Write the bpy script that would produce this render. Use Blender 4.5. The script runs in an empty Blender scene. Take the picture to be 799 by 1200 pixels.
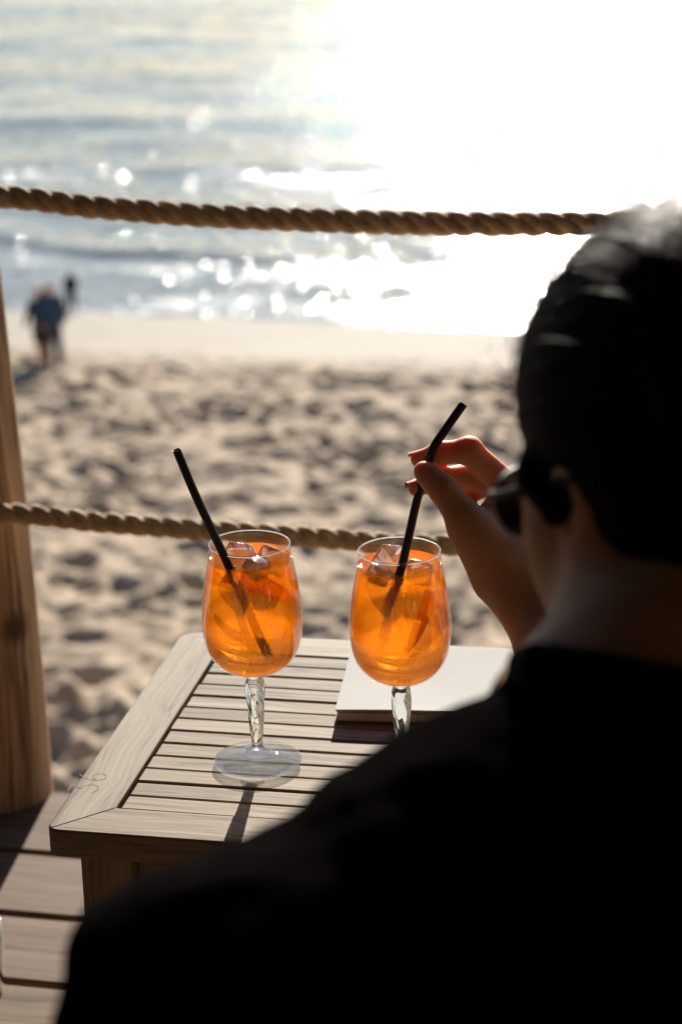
import bpy, math, random
import numpy as np
from mathutils import Vector, Matrix

rng = np.random.default_rng(7)
random.seed(7)
sc = bpy.context.scene
col = sc.collection
R = math.radians

# ------------------------------------------------------------------ camera
CH = 1.30                       # camera height above the deck
FPX, PITCH, ROLL = 2500.0, R(18.8), R(1.4)
fw = np.array([0, math.cos(PITCH), -math.sin(PITCH)])
up0 = np.array([0, math.sin(PITCH), math.cos(PITCH)])
rt0 = np.array([1.0, 0, 0])
rt = math.cos(ROLL) * rt0 - math.sin(ROLL) * up0
up = math.cos(ROLL) * up0 + math.sin(ROLL) * rt0
CAM = np.array([0, 0, CH])
cam = bpy.data.cameras.new('camera')
cam.sensor_fit = 'VERTICAL'; cam.sensor_height = 36; cam.lens = 75
cam.clip_start = 0.02; cam.clip_end = 20000
cam.dof.use_dof = True; cam.dof.focus_distance = 1.86; cam.dof.aperture_fstop = 5.9
camo = bpy.data.objects.new('camera', cam); col.objects.link(camo)
camo.matrix_world = Matrix(((rt[0], up[0], -fw[0], 0), (rt[1], up[1], -fw[1], 0), (rt[2], up[2], -fw[2], CH), (0, 0, 0, 1)))
sc.camera = camo

# ------------------------------------------------------------------ light
SUN_EL, SUN_AZ = R(19), R(6.4)
w = bpy.data.worlds.new('World'); sc.world = w; w.use_nodes = True
nt = w.node_tree
sky = nt.nodes.new('ShaderNodeTexSky'); sky.sky_type = 'NISHITA'; sky.sun_disc = False
sky.air_density = .95; sky.dust_density = .3; sky.ozone_density = 2.4; sky.sun_elevation = SUN_EL; sky.sun_rotation = SUN_AZ
nt.links.new(sky.outputs[0], nt.nodes['Background'].inputs[0])
nt.nodes['Background'].inputs[1].default_value = 0.05
sl = bpy.data.lights.new('sun', 'SUN'); sl.energy = 5.0; sl.angle = R(0.53); sl.color = (1, .93, .83)
S = Vector((math.sin(SUN_AZ) * math.cos(SUN_EL), math.cos(SUN_AZ) * math.cos(SUN_EL), math.sin(SUN_EL)))
so = bpy.data.objects.new('sun', sl); col.objects.link(so); so.rotation_euler = S.to_track_quat('Z', 'Y').to_euler()
so.location = (2, 8, 6)
vs = sc.view_settings
vs.view_transform = 'Standard'; vs.look = 'None'; vs.gamma = 1; vs.use_curve_mapping = False; vs.exposure = 1.05
cy = sc.cycles
cy.use_denoising = True; cy.max_bounces = 14; cy.transparent_max_bounces = 24; cy.transmission_bounces = 12
cy.glossy_bounces = 6; cy.diffuse_bounces = 4; cy.sample_clamp_indirect = 6; cy.blur_glossy = 0.3
cy.caustics_reflective = False; cy.caustics_refractive = True

# ------------------------------------------------------------------ helpers
def ray(x, y): return fw + rt * (x - 399.5) / FPX - up * (y - 600) / FPX
def at(x, y, depth): return CAM + ray(x, y) * depth                      # pixel + distance along the axis
def plane(x, y, z):
    d = ray(x, y); return CAM + d * ((z - CH) / d[2])
def depth_of(p): return float((np.asarray(p) - CAM) @ fw)

def tag(o, label=None, cat=None, group=None, kind=None):
    if label: o['label'] = label
    if cat: o['category'] = cat
    if group: o['group'] = group
    if kind: o['kind'] = kind
    return o
def empty(name, loc=(0, 0, 0), rz=0):
    o = bpy.data.objects.new(name, None); o.empty_display_size = .05
    o.location = tuple(loc); o.rotation_euler = (0, 0, rz); col.objects.link(o); return o
def link(name, me, mat=None, parent=None, loc=None, rot=None):
    if mat is not None and not me.materials: me.materials.append(mat)
    o = bpy.data.objects.new(name, me); col.objects.link(o)
    if parent is not None: o.parent = parent
    if loc is not None: o.location = tuple(loc)
    if rot is not None: o.rotation_euler = rot
    return o
def mesh(name, V, F, smooth=True):
    me = bpy.data.meshes.new(name)
    V = np.asarray(V, dtype=np.float32)
    if isinstance(F, np.ndarray):
        me.vertices.add(len(V)); me.vertices.foreach_set('co', V.ravel())
        n, k = F.shape
        me.loops.add(n * k); me.loops.foreach_set('vertex_index', F.astype(np.int32).ravel())
        me.polygons.add(n); me.polygons.foreach_set('loop_start', np.arange(0, n * k, k, dtype=np.int32))
        me.update(calc_edges=True)
    else:
        me.from_pydata([tuple(map(float, v)) for v in V], [], F)
    me.validate()
    me.polygons.foreach_set('use_smooth', np.full(len(me.polygons), smooth))
    me.update(); return me
def merge(parts):
    VV, FF, n = [], [], 0
    for V, F in parts:
        VV.append(np.asarray(V, float)); FF += [tuple(i + n for i in f) for f in F]; n += len(V)
    return np.concatenate(VV), FF
def lathe(prof, n=64, lobes=None):
    """prof: list of (r, z); lobes(z, ang) -> radius factor"""
    V, F = [], []
    for i, (r, z) in enumerate(prof):
        for k in range(n):
            a = 2 * math.pi * k / n
            rr = r * (lobes(i, z, a) if lobes else 1)
            V.append((rr * math.cos(a), rr * math.sin(a), z))
    for i in range(len(prof) - 1):
        for k in range(n):
            k2 = (k + 1) % n
            F.append((i * n + k, i * n + k2, (i + 1) * n + k2, (i + 1) * n + k))
    return V, F
def tube(P, rad, n=12, cap=True, mod=None):
    P = np.asarray(P, float); rad = np.broadcast_to(np.asarray(rad, float), (len(P),))
    T = np.gradient(P, axis=0); T /= np.linalg.norm(T, axis=1)[:, None]
    ref = np.array([0, 0, 1.0]) if abs(T[0][2]) < .9 else np.array([1.0, 0, 0])
    V, F = [], []
    N = np.cross(T[0], ref); N /= np.linalg.norm(N)
    for i in range(len(P)):
        N = N - T[i] * (N @ T[i]); N /= np.linalg.norm(N); B = np.cross(T[i], N)
        for k in range(n):
            a = 2 * math.pi * k / n
            r = rad[i] * (mod(i, a) if mod else 1)
            V.append(P[i] + r * (math.cos(a) * N + math.sin(a) * B))
    for i in range(len(P) - 1):
        for k in range(n):
            k2 = (k + 1) % n
            F.append((i * n + k, i * n + k2, (i + 1) * n + k2, (i + 1) * n + k))
    if cap:
        F.append(tuple(range(n - 1, -1, -1))); F.append(tuple((len(P) - 1) * n + k for k in range(n)))
    return V, F
def spline(P, m):
    """Catmull-Rom through P, m samples in all"""
    P = np.asarray(P, float); Q = np.vstack([2 * P[0] - P[1], P, 2 * P[-1] - P[-2]])
    out = []
    for t in np.linspace(0, len(P) - 1 - 1e-6, m):
        i = int(t); f = t - i; a, b, c, d = Q[i:i + 4]
        out.append(.5 * (2 * b + (c - a) * f + (2 * a - 5 * b + 4 * c - d) * f * f + (3 * b - a - 3 * c + d) * f ** 3))
    return np.array(out)
def boxm(name, sx, sy, sz, bev=.002, seg=2):
    """box centred in x,y with its top at z=0, bevelled"""
    import bmesh
    bm = bmesh.new(); bmesh.ops.create_cube(bm, size=1)
    bmesh.ops.scale(bm, vec=(sx, sy, sz), verts=bm.verts); bmesh.ops.translate(bm, vec=(0, 0, -sz / 2), verts=bm.verts)
    if bev: bmesh.ops.bevel(bm, geom=bm.edges[:], offset=bev, segments=seg, affect='EDGES', profile=.5)
    me = bpy.data.meshes.new(name); bm.to_mesh(me); bm.free(); return me
def prism(name, poly, z0, z1, bev=.002, mitre=False):
    import bmesh
    bm = bmesh.new(); vs_ = [bm.verts.new((x, y, z0)) for x, y in poly]
    f = bm.faces.new(vs_)
    r = bmesh.ops.extrude_face_region(bm, geom=[f])
    bmesh.ops.translate(bm, vec=(0, 0, z1 - z0), verts=[v for v in r['geom'] if isinstance(v, bmesh.types.BMVert)])
    bmesh.ops.recalc_face_normals(bm, faces=bm.faces)
    if bev:
        e = [e for e in bm.edges if abs(e.verts[0].co.z - e.verts[1].co.z) < 1e-6]
        if mitre: e = [q for q in e if not (q.calc_length() > .02 and abs(abs(q.verts[0].co.x - q.verts[1].co.x) - abs(q.verts[0].co.y - q.verts[1].co.y)) < .012)]
        bmesh.ops.bevel(bm, geom=e, offset=bev, segments=2, affect='EDGES', profile=.5)
    me = bpy.data.meshes.new(name); bm.to_mesh(me); bm.free(); return me

# --- noise
_perm = rng.permutation(512)
_grad = rng.normal(size=(512, 2)); _grad /= np.linalg.norm(_grad, axis=1)[:, None]
def perlin(x, y):
    xi = np.floor(x).astype(int); yi = np.floor(y).astype(int); xf = x - xi; yf = y - yi
    def g(ix, iy, dx, dy):
        h = _perm[(_perm[ix & 511] + iy) & 511]; return _grad[h, 0] * dx + _grad[h, 1] * dy
    u_ = xf ** 3 * (xf * (xf * 6 - 15) + 10); v_ = yf ** 3 * (yf * (yf * 6 - 15) + 10)
    a = g(xi, yi, xf, yf); b = g(xi + 1, yi, xf - 1, yf); c = g(xi, yi + 1, xf, yf - 1); d = g(xi + 1, yi + 1, xf - 1, yf - 1)
    return 1.5 * ((a * (1 - u_) + b * u_) * (1 - v_) + (c * (1 - u_) + d * u_) * v_)
def sstep(a, b, x):
    t = np.clip((x - a) / (b - a), 0, 1); return t * t * (3 - 2 * t)

# --- implicit surfaces (bodies)
def smin(a, b, k):
    h = np.clip(.5 + .5 * (b - a) / k, 0, 1); return b * (1 - h) + a * h - k * h * (1 - h)
def cone(P, a, b, ra, rb):
    a = np.asarray(a, np.float32); b = np.asarray(b, np.float32); ab = b - a
    t = np.clip(((P - a) @ ab) / max(float(ab @ ab), 1e-9), 0, 1)
    return np.sqrt(((P - a - t[..., None] * ab) ** 2).sum(-1)) - (ra + (rb - ra) * t)
def ellip(P, c, r):
    q = (P - np.asarray(c, np.float32)); r = np.asarray(r, np.float32)
    k0 = np.sqrt(((q / r) ** 2).sum(-1)); k1 = np.sqrt(((q / (r * r)) ** 2).sum(-1)) + 1e-6
    return k0 * (k0 - 1) / k1
def grid(lo, hi, h):
    ax = [np.arange(l, u_ + h, h, dtype=np.float32) for l, u_ in zip(lo, hi)]
    return np.stack(np.meshgrid(*ax, indexing='ij'), -1)
def nets(Fd, o, h):
    s = Fd < 0; nx, ny, nz = Fd.shape
    c = np.zeros((nx - 1, ny - 1, nz - 1), np.int8)
    cs = [(i, j, k) for i in (0, 1) for j in (0, 1) for k in (0, 1)]
    for i, j, k in cs: c += s[i:nx - 1 + i, j:ny - 1 + j, k:nz - 1 + k]
    act = (c > 0) & (c < 8); ijk = np.argwhere(act); idx = np.full(act.shape, -1); idx[act] = np.arange(len(ijk))
    acc = np.zeros((len(ijk), 3)); cnt = np.zeros(len(ijk))
    for a in cs:
        for ax in range(3):
            if a[ax]: continue
            b = list(a); b[ax] = 1
            A = ijk + a; B = ijk + b
            fa = Fd[A[:, 0], A[:, 1], A[:, 2]]; fb = Fd[B[:, 0], B[:, 1], B[:, 2]]
            m = (fa < 0) != (fb < 0); t = fa[m] / (fa[m] - fb[m]); p = np.repeat(np.array([a], float), m.sum(), 0); p[:, ax] += t
            acc[m] += p; cnt[m] += 1
    V = np.asarray(o) + h * (ijk + acc / cnt[:, None]); Q = []
    for ax in range(3):
        b1, b2 = (ax + 1) % 3, (ax + 2) % 3
        sl0 = [slice(None)] * 3; sl1 = [slice(None)] * 3; sl0[ax] = slice(0, -1); sl1[ax] = slice(1, None)
        d = s[tuple(sl0)] != s[tuple(sl1)]; e = np.argwhere(d)
        e = e[(e[:, b1] > 0) & (e[:, b2] > 0) & (e[:, b1] < Fd.shape[b1] - 1) & (e[:, b2] < Fd.shape[b2] - 1)]
        ins = s[e[:, 0], e[:, 1], e[:, 2]]; q = []
        for o1, o2 in ((-1, -1), (0, -1), (0, 0), (-1, 0)):
            t = e.copy(); t[:, b1] += o1; t[:, b2] += o2; q.append(idx[t[:, 0], t[:, 1], t[:, 2]])
        q = np.stack(q, 1); q[~ins] = q[~ins][:, ::-1]; Q.append(q)
    return V, np.concatenate(Q)
def wob(P, f, seed=0):
    r = np.random.default_rng(seed); out = 0
    for i in range(6):
        d = r.normal(size=3).astype(np.float32); d /= np.linalg.norm(d); out = out + np.sin(P @ (d * f * r.uniform(.7, 1.5)) + r.uniform(0, 6))
    return out / 6

# --- materials
def nodes(name):
    m = bpy.data.materials.new(name); m.use_nodes = True; t = m.node_tree
    for n in list(t.nodes): t.nodes.remove(n)
    out = t.nodes.new('ShaderNodeOutputMaterial')
    def N(kind, **kw):
        n = t.nodes.new('ShaderNode' + kind)
        for k, v in kw.items():
            if k.startswith('_'): setattr(n, k[1:], v)
            else:
                s = n.inputs[int(k[1:])] if k[0] == 'i' and k[1:].isdigit() else n.inputs[k.replace('__', ' ')]
                if hasattr(v, 'is_output'): t.links.new(v, s)
                else: s.default_value = v
        return n
    return m, t, out, N
def ramp(N, fac, stops):
    n = N('ValToRGB', Fac=fac); e = n.color_ramp.elements
    while len(e) < len(stops): e.new(.5)
    for x, (p, c) in zip(e, stops): x.position = p; x.color = (*c, 1)
    return n.outputs[0]
def principled(N, **kw):
    return N('BsdfPrincipled', **kw)
def plain(name, colr, rough=.6, noise=0, nscale=30, bump=0, bscale=80, **kw):
    m, t, out, N = nodes(name); c = (*colr, 1)
    tc = N('TexCoord')
    if noise:
        nz = N('TexNoise', Vector=tc.outputs['Object'], Scale=nscale, Detail=4.0)
        c = ramp(N, nz.outputs[0], [(.3, tuple(max(0, x * (1 - noise)) for x in colr)), (.7, tuple(min(1, x * (1 + noise)) for x in colr))])
    p = principled(N, Base__Color=c, Roughness=rough, **kw)
    if bump:
        nb = N('TexNoise', Vector=tc.outputs['Object'], Scale=bscale, Detail=5.0)
        b = N('Bump', Height=nb.outputs[0], Strength=bump, Distance=.002)
        t.links.new(b.outputs[0], p.inputs['Normal'])
    t.links.new(p.outputs[0], out.inputs[0]); return m
def wood(name, dark, mid, light, gscale=1.0, rough=.7, bump=.5, knots=0, axis=0):
    m, t, out, N = nodes(name)
    tc = N('TexCoord'); oi = N('ObjectInfo')
    off = N('VectorMath', _operation='SCALE', i0=(7.3, 3.1, 5.7), Scale=oi.outputs['Random'])
    add = N('VectorMath', _operation='ADD', i0=tc.outputs['Object'], i1=off.outputs[0])
    s = [40 * gscale] * 3; s[axis] = 1.6 * gscale
    s2 = [230 * gscale] * 3; s2[axis] = 6 * gscale
    warp = N('TexNoise', Vector=add.outputs[0], Scale=4.0, Detail=2.0)
    wv = N('VectorMath', _operation='SCALE', i0=warp.outputs['Color'], Scale=.035)
    pos = N('VectorMath', _operation='ADD', i0=add.outputs[0], i1=wv.outputs[0])
    mp = N('Mapping', Vector=pos.outputs[0], Scale=s); mp2 = N('Mapping', Vector=pos.outputs[0], Scale=s2)
    n1 = N('TexNoise', Vector=mp.outputs[0], Scale=1.0, Detail=6.0, Roughness=.6, Distortion=.6)
    n2 = N('TexNoise', Vector=mp2.outputs[0], Scale=1.0, Detail=3.0, Roughness=.6)
    mx = N('Mix', _data_type='FLOAT', i0=.45, i2=n1.outputs[0], i3=n2.outputs[0])
    c = ramp(N, mx.outputs[0], [(.34, tuple(.62 * x for x in dark)), (.47, mid), (.62, light)])
    hs = N('HueSaturation', Color=c, Value=N('MapRange', Value=oi.outputs['Random'], i3=.86, i4=1.1).outputs[0])
    colr = hs.outputs[0]
    if knots:
        vo = N('TexVoronoi', Vector=N('Mapping', Vector=pos.outputs[0], Scale=(knots,) * 3).outputs[0], Scale=1.0)
        kf = ramp(N, vo.outputs['Distance'], [(.06, (1, 1, 1)), (.16, (0, 0, 0))])
        colr = N('Mix', _data_type='RGBA', i0=kf, i6=colr, i7=(*[d * .5 for d in dark], 1)).outputs[2]
    p = principled(N, Base__Color=colr, Roughness=rough)
    p.inputs['Specular IOR Level'].default_value = .12
    b = N('Bump', Height=mx.outputs[0], Strength=bump, Distance=.0015)
    t.links.new(b.outputs[0], p.inputs['Normal']); t.links.new(p.outputs[0], out.inputs[0]); return m

M = {}
M['teak'] = wood('weathered_teak', (.13, .092, .06), (.262, .205, .142), (.37, .30, .218))
M['teak_pale'] = wood('pale_teak', (.21, .168, .12), (.335, .278, .207), (.42, .357, .272))
M['deck'] = wood('deck_wood', (.08, .044, .026), (.15, .094, .06), (.22, .148, .098), gscale=.75)
M['pole'] = wood('pine_pole', (.20, .112, .06), (.42, .265, .155), (.58, .405, .25), gscale=.6, axis=2, knots=5)
M['rope'] = plain('manila_rope', (.58, .42, .245), .85, noise=.3, nscale=90, bump=.8, bscale=400)
M['black_plastic'] = plain('black_plastic', (.008, .008, .008), .45)
M['shirt'] = plain('black_cloth', (.0055, .0046, .0045), .95, noise=.2, nscale=60, bump=.4, bscale=500, Specular__IOR__Level=.0)
M['paper'] = plain('white_paper', (.6, .59, .56), .9, noise=.04, nscale=14, Specular__IOR__Level=.1)
M['pages'] = plain('page_edges', (.6, .56, .48), .9, noise=.1, nscale=200)
M['brown_cover'] = plain('brown_card', (.12, .075, .05), .8)

def skin(name, c):
    m, t, out, N = nodes(name)
    tc = N('TexCoord'); nz = N('TexNoise', Vector=tc.outputs['Object'], Scale=45.0, Detail=4.0)
    cc = ramp(N, nz.outputs[0], [(.3, tuple(x * .85 for x in c)), (.7, tuple(min(1, x * 1.1) for x in c))])
    p = principled(N, Base__Color=cc, Roughness=.6, Specular__IOR__Level=.12, Subsurface__Weight=.8, Subsurface__Scale=.02)
    p.inputs['Subsurface Radius'].default_value = (1.0, .28, .1)
    nb = N('TexNoise', Vector=tc.outputs['Object'], Scale=380.0, Detail=4.0)
    b = N('Bump', Height=nb.outputs[0], Strength=.35, Distance=.0008)
    t.links.new(b.outputs[0], p.inputs['Normal']); t.links.new(p.outputs[0], out.inputs[0]); return m
M['skin'] = skin('warm_skin', (.60, .35, .225))
def hairm():
    m, t, out, N = nodes('dark_hair')
    p = principled(N, Base__Color=(.008, .006, .005, 1), Roughness=.6, Specular__IOR__Level=.03)
    t.links.new(p.outputs[0], out.inputs[0]); return m
M['hair'] = hairm()
def strandm():
    m, t, out, N = nodes('hair_strand')
    p = principled(N, Base__Color=(.10, .055, .03, 1), Roughness=.5, Specular__IOR__Level=.2)
    tr = N('BsdfTranslucent', Color=(.35, .2, .1, 1))
    t.links.new(N('MixShader', i0=.22, i1=p.outputs[0], i2=tr.outputs[0]).outputs[0], out.inputs[0]); return m
M['strand'] = strandm()
def glass_solid():
    m, t, out, N = nodes('clear_glass')
    t.links.new(N('BsdfGlass', Color=(.97, .985, .98, 1), Roughness=.0, IOR=1.5).outputs[0], out.inputs[0]); return m
def glass_thin():
    m, t, out, N = nodes('thin_glass')
    lw = N('LayerWeight', Blend=.5)
    pw = N('Math', _operation='POWER', i0=lw.outputs['Facing'], i1=4.0)
    fac = N('Math', _operation='MULTIPLY_ADD', i0=pw.outputs[0], i1=.5, i2=.03)
    g = N('BsdfGlossy', Color=(1, 1, 1, 1), Roughness=.03); tr = N('BsdfTransparent', Color=(.97, .98, .975, 1))
    t.links.new(N('MixShader', i0=fac.outputs[0], i1=tr.outputs[0], i2=g.outputs[0]).outputs[0], out.inputs[0]); return m
M['glass'] = glass_solid(); M['glass_thin'] = glass_thin()
def liquid():
    m, t, out, N = nodes('orange_spritz')
    tc = N('TexCoord')
    nz = N('TexNoise', Vector=tc.outputs['Object'], Scale=55.0, Detail=3.0, Distortion=1.2)
    cc = ramp(N, nz.outputs[0], [(.3, (1, .27, .012)), (.7, (1, .48, .05))])
    rf = N('BsdfRefraction', Color=(1, .62, .16, 1), Roughness=.06, IOR=1.33)
    tl = N('BsdfTranslucent', Color=cc)
    gl = N('BsdfGlossy', Color=(1, 1, 1, 1), Roughness=.05)
    tp = N('BsdfTransparent', Color=(1, .57, .15, 1))
    a0 = N('MixShader', i0=.68, i1=rf.outputs[0], i2=tp.outputs[0])
    a = N('MixShader', i0=.36, i1=a0.outputs[0], i2=tl.outputs[0])
    t.links.new(N('MixShader', i0=.035, i1=a.outputs[0], i2=gl.outputs[0]).outputs[0], out.inputs[0])
    return m
M['liquid'] = liquid()
def ice():
    m, t, out, N = nodes('clear_ice')
    tc = N('TexCoord'); nz = N('TexNoise', Vector=tc.outputs['Object'], Scale=90.0, Detail=3.0)
    tp = N('BsdfTransparent', Color=(1, .95, .9, 1)); tl = N('BsdfTranslucent', Color=(1, .98, .95, 1)); gl = N('BsdfGlossy', Roughness=.08)
    a = N('MixShader', i0=ramp(N, nz.outputs[0], [(.35, (.25,) * 3), (.65, (.6,) * 3)]), i1=tp.outputs[0], i2=tl.outputs[0])
    lw = N('LayerWeight', Blend=.25)
    a = N('MixShader', i0=.28, i1=a.outputs[0], i2=N('BsdfDiffuse', Color=(.9, .9, .9, 1)).outputs[0])
    b = N('Bump', Height=nz.outputs[0], Strength=.6, Distance=.004)
    t.links.new(b.outputs[0], gl.inputs['Normal'])
    t.links.new(N('MixShader', i0=lw.outputs['Fresnel'], i1=a.outputs[0], i2=gl.outputs[0]).outputs[0], out.inputs[0]); return m
M['ice'] = ice()
def fruit(name, c):
    m, t, out, N = nodes(name)
    tl = N('BsdfTranslucent', Color=(*c, 1)); df = N('BsdfDiffuse', Color=(*c, 1))
    t.links.new(N('MixShader', i0=.45, i1=df.outputs[0], i2=tl.outputs[0]).outputs[0], out.inputs[0]); return m
M['flesh'] = fruit('orange_flesh', (1, .52, .06)); M['rind'] = fruit('orange_rind', (.80, .28, .02))

# ------------------------------------------------------------------ ground: dune, beach, sea
BN = np.array([.26, .966])                                   # direction from the deck to the sea
SEA_Z = CH - 11.9
def ground_h(x, y):
    s = x * BN[0] + y * BN[1]
    H = np.interp(s, [-60, 1.6, 5, 14, 28, 41.2, 43, 47.0, 60, 400], [1.9, 2.5, 4.0, 8.0, 9.75, 11.28, 11.5, 11.9, 13.2, 40])
    dry = 1 - sstep(39, 42.6, s + 1.2 * perlin(x * .25, y * .25))
    a = perlin(x * 1.35, y * 1.75); b = perlin(x * 3.0 + 9, y * 3.4); c = perlin(x * .55, y * .55); d = perlin(x * 7.5, y * 7.5 + 4)
    lump = .8 * (.15 * (1 - 2.2 * np.abs(a)) + .10 * a + .095 * b + .03 * d) * np.clip(.95 + .8 * perlin(x * .35 + 40, y * .35), .6, 1.3) + .12 * c
    return CH - H + lump * dry, dry
def ground_patch(ss, tt):
    sg, tg = np.meshgrid(ss, tt, indexing='ij')
    tg = tg * (1 + sg / 18.)
    x = sg * BN[0] + tg * BN[1]; y = sg * BN[1] - tg * BN[0]
    z, dry = ground_h(x, y)
    n, m_ = sg.shape; i = np.arange(n * m_).reshape(n, m_)
    Fq = np.stack([i[:-1, :-1], i[:-1, 1:], i[1:, 1:], i[1:, :-1]], -1).reshape(-1, 4)[:, ::-1]
    return np.stack([x, y, z], -1).reshape(-1, 3), Fq, dry.ravel()
ss = np.concatenate([np.linspace(-40, 10, 40), 10 + np.cumsum(np.linspace(.07, .12, 340)), np.linspace(43, 48, 40), np.linspace(58, 400, 20)])
tt = np.concatenate([np.linspace(-60, -7.1, 26), np.linspace(-7, 1.5, 430), np.linspace(1.7, 60, 30)])
Vg, Fg, dry = ground_patch(ss, tt)
gm = mesh('sand', Vg, Fg)
ca = gm.color_attributes.new('dry', 'FLOAT_COLOR', 'POINT'); ca.data.foreach_set('color', np.stack([dry, dry, dry, np.ones_like(dry)], -1).astype(np.float32).ravel())
def sandm():
    m, t, out, N = nodes('beach_sand')
    tc = N('TexCoord'); at_ = N('Attribute', _attribute_name='dry')
    n1 = N('TexNoise', Vector=tc.outputs['Object'], Scale=1.4, Detail=6.0)
    n2 = N('TexNoise', Vector=tc.outputs['Object'], Scale=60.0, Detail=4.0)
    mx = N('Mix', _data_type='FLOAT', i0=.3, i2=n1.outputs[0], i3=n2.outputs[0])
    dryc = ramp(N, mx.outputs[0], [(.35, (.36, .262, .175)), (.65, (.50, .385, .275))])
    wetc = ramp(N, n1.outputs[0], [(.3, (.22, .18, .135)), (.7, (.27, .23, .18))])
    c = N('Mix', _data_type='RGBA', i0=at_.outputs['Fac'], i6=wetc, i7=dryc)
    r = N('Mix', _data_type='FLOAT', i0=at_.outputs['Fac'], i2=.8, i3=.95)
    p = principled(N, Base__Color=c.outputs[2], Roughness=r.outputs[0])
    p.inputs['Specular IOR Level'].default_value = .2
    b = N('Bump', Height=n2.outputs[0], Strength=.35, Distance=.02)
    t.links.new(b.outputs[0], p.inputs['Normal']); t.links.new(p.outputs[0], out.inputs[0]); return m
tag(link('sand', gm, sandm()), kind='structure')

# sea: swell ridges near the shore as geometry, ripples as fine relief
def sea_patch(ss, tt):
    sg, tg = np.meshgrid(ss, tt, indexing='ij'); sg = sg * .85; tg = tg * .85 * (1 + np.maximum(sg - 47, 0) / 51.)
    x = sg * BN[0] + tg * BN[1]; y = sg * BN[1] - tg * BN[0]
    z = np.full(sg.shape, SEA_Z); foam = np.zeros(sg.shape)
    amp = sstep(47, 57, sg)
    for (s0, h, wd, ph, f) in ((63.5, .09, .9, 0, .42), (70.5, .08, 1.3, 2, .2), (79, .1, 1.6, 5, .35), (90, .11, 2.0, 9, .2), (104, .1, 2.4, 13, .1), (121, .12, 2.8, 17, .05), (142, .13, 3.2, 21, .05), (168, .16, 4, 25, 0), (198, .16, 4.5, 29, 0)):
        c = .85 * s0 + 3.2 * perlin(tg * .05 + ph, tg * 0 + ph) + 1.2 * perlin(tg * .17 + ph, tg * 0 + 3)
        e = (sg - c); hh = h * np.clip(.55 + .9 * perlin(tg * .07 + 31 + ph, tg * 0 + ph * .7), .05, 1.3)
        z = z + hh * np.where(e < 0, np.exp(-(e / (wd * .55)) ** 2), np.exp(-(e / (wd * 1.6)) ** 2))
        foam = np.maximum(foam, f * np.exp(-((e + 1.5) / 2.2) ** 2))
    z = z + amp * (.03 * perlin(x * .7, y * .7) + .012 * perlin(x * 1.7, y * 1.7 + 7) + .08 * perlin(x * .23, y * .23))
    # thin swash reaching up the sand
    foam = np.maximum(foam, .36 * (1 - sstep(48.5, 53.5, sg + 2.0 * perlin(x * .12, y * .12))))
    n, m_ = sg.shape; i = np.arange(n * m_).reshape(n, m_)
    Fq = np.stack([i[:-1, :-1], i[:-1, 1:], i[1:, 1:], i[1:, :-1]], -1).reshape(-1, 4)[:, ::-1]
    return np.stack([x, y, z], -1).reshape(-1, 3), Fq, foam.ravel()
ss = np.concatenate([54.0 + np.cumsum(np.linspace(.14, .5, 480)), np.array([215, 230, 260, 320, 420, 600, 1000, 2000, 4000, 9000])])
tt = np.concatenate([np.array([-4000, -800, -250, -100, -60, -42]), np.linspace(-34, 8, 300), np.array([14, 24, 40, 60, 100, 250, 800, 4000])])
Vs, Fs, foam = sea_patch(ss, tt)
sm = mesh('sea', Vs, Fs)
ca = sm.color_attributes.new('foam', 'FLOAT_COLOR', 'POINT'); ca.data.foreach_set('color', np.stack([foam, foam, foam, np.ones_like(foam)], -1).astype(np.float32).ravel())
def seam():
    m, t, out, N = nodes('sea_water')
    tc = N('TexCoord'); at_ = N('Attribute', _attribute_name='foam')
    st = N('Mapping', Vector=tc.outputs['Object'], Scale=(.75, 1.25, 1.0))
    n1 = N('TexNoise', Vector=st.outputs[0], Scale=3.2, Detail=2.0, Roughness=.5)
    n2 = N('TexNoise', Vector=st.outputs[0], Scale=.5, Detail=7.0, Roughness=.7)
    fm = N('Math', _operation='ADD', i0=at_.outputs['Fac'], i1=n2.outputs[0])
    ff = N('MapRange', Value=fm.outputs[0], i1=.72, i2=1.3, i3=0.0, i4=1.0).outputs[0]
    p = principled(N, Base__Color=N('Mix', _data_type='RGBA', i0=ff, i6=(.17, .20, .205, 1), i7=(.46, .48, .48, 1)).outputs[2],
                   Roughness=N('Mix', _data_type='FLOAT', i0=ff, i2=.04, i3=.7).outputs[0], IOR=1.33)
    n3 = N('TexNoise', Vector=st.outputs[0], Scale=2.6, Detail=1.0)
    pk = N('Math', _operation='POWER', i0=n3.outputs[0], i1=7.0)
    hsum = N('Math', _operation='MULTIPLY_ADD', i0=pk.outputs[0], i1=60.0, i2=n1.outputs[0])
    n4 = N('TexNoise', Vector=st.outputs[0], Scale=.09, Detail=2.0)
    wind = N('MapRange', Value=n4.outputs[0], i1=.35, i2=.65, i3=.35, i4=1.0)
    b = N('Bump', Height=hsum.outputs[0], Strength=wind.outputs[0], Distance=.018)
    t.links.new(b.outputs[0], p.inputs['Normal']); t.links.new(p.outputs[0], out.inputs[0]); return m
tag(link('sea', sm, seam()), kind='structure')

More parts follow.
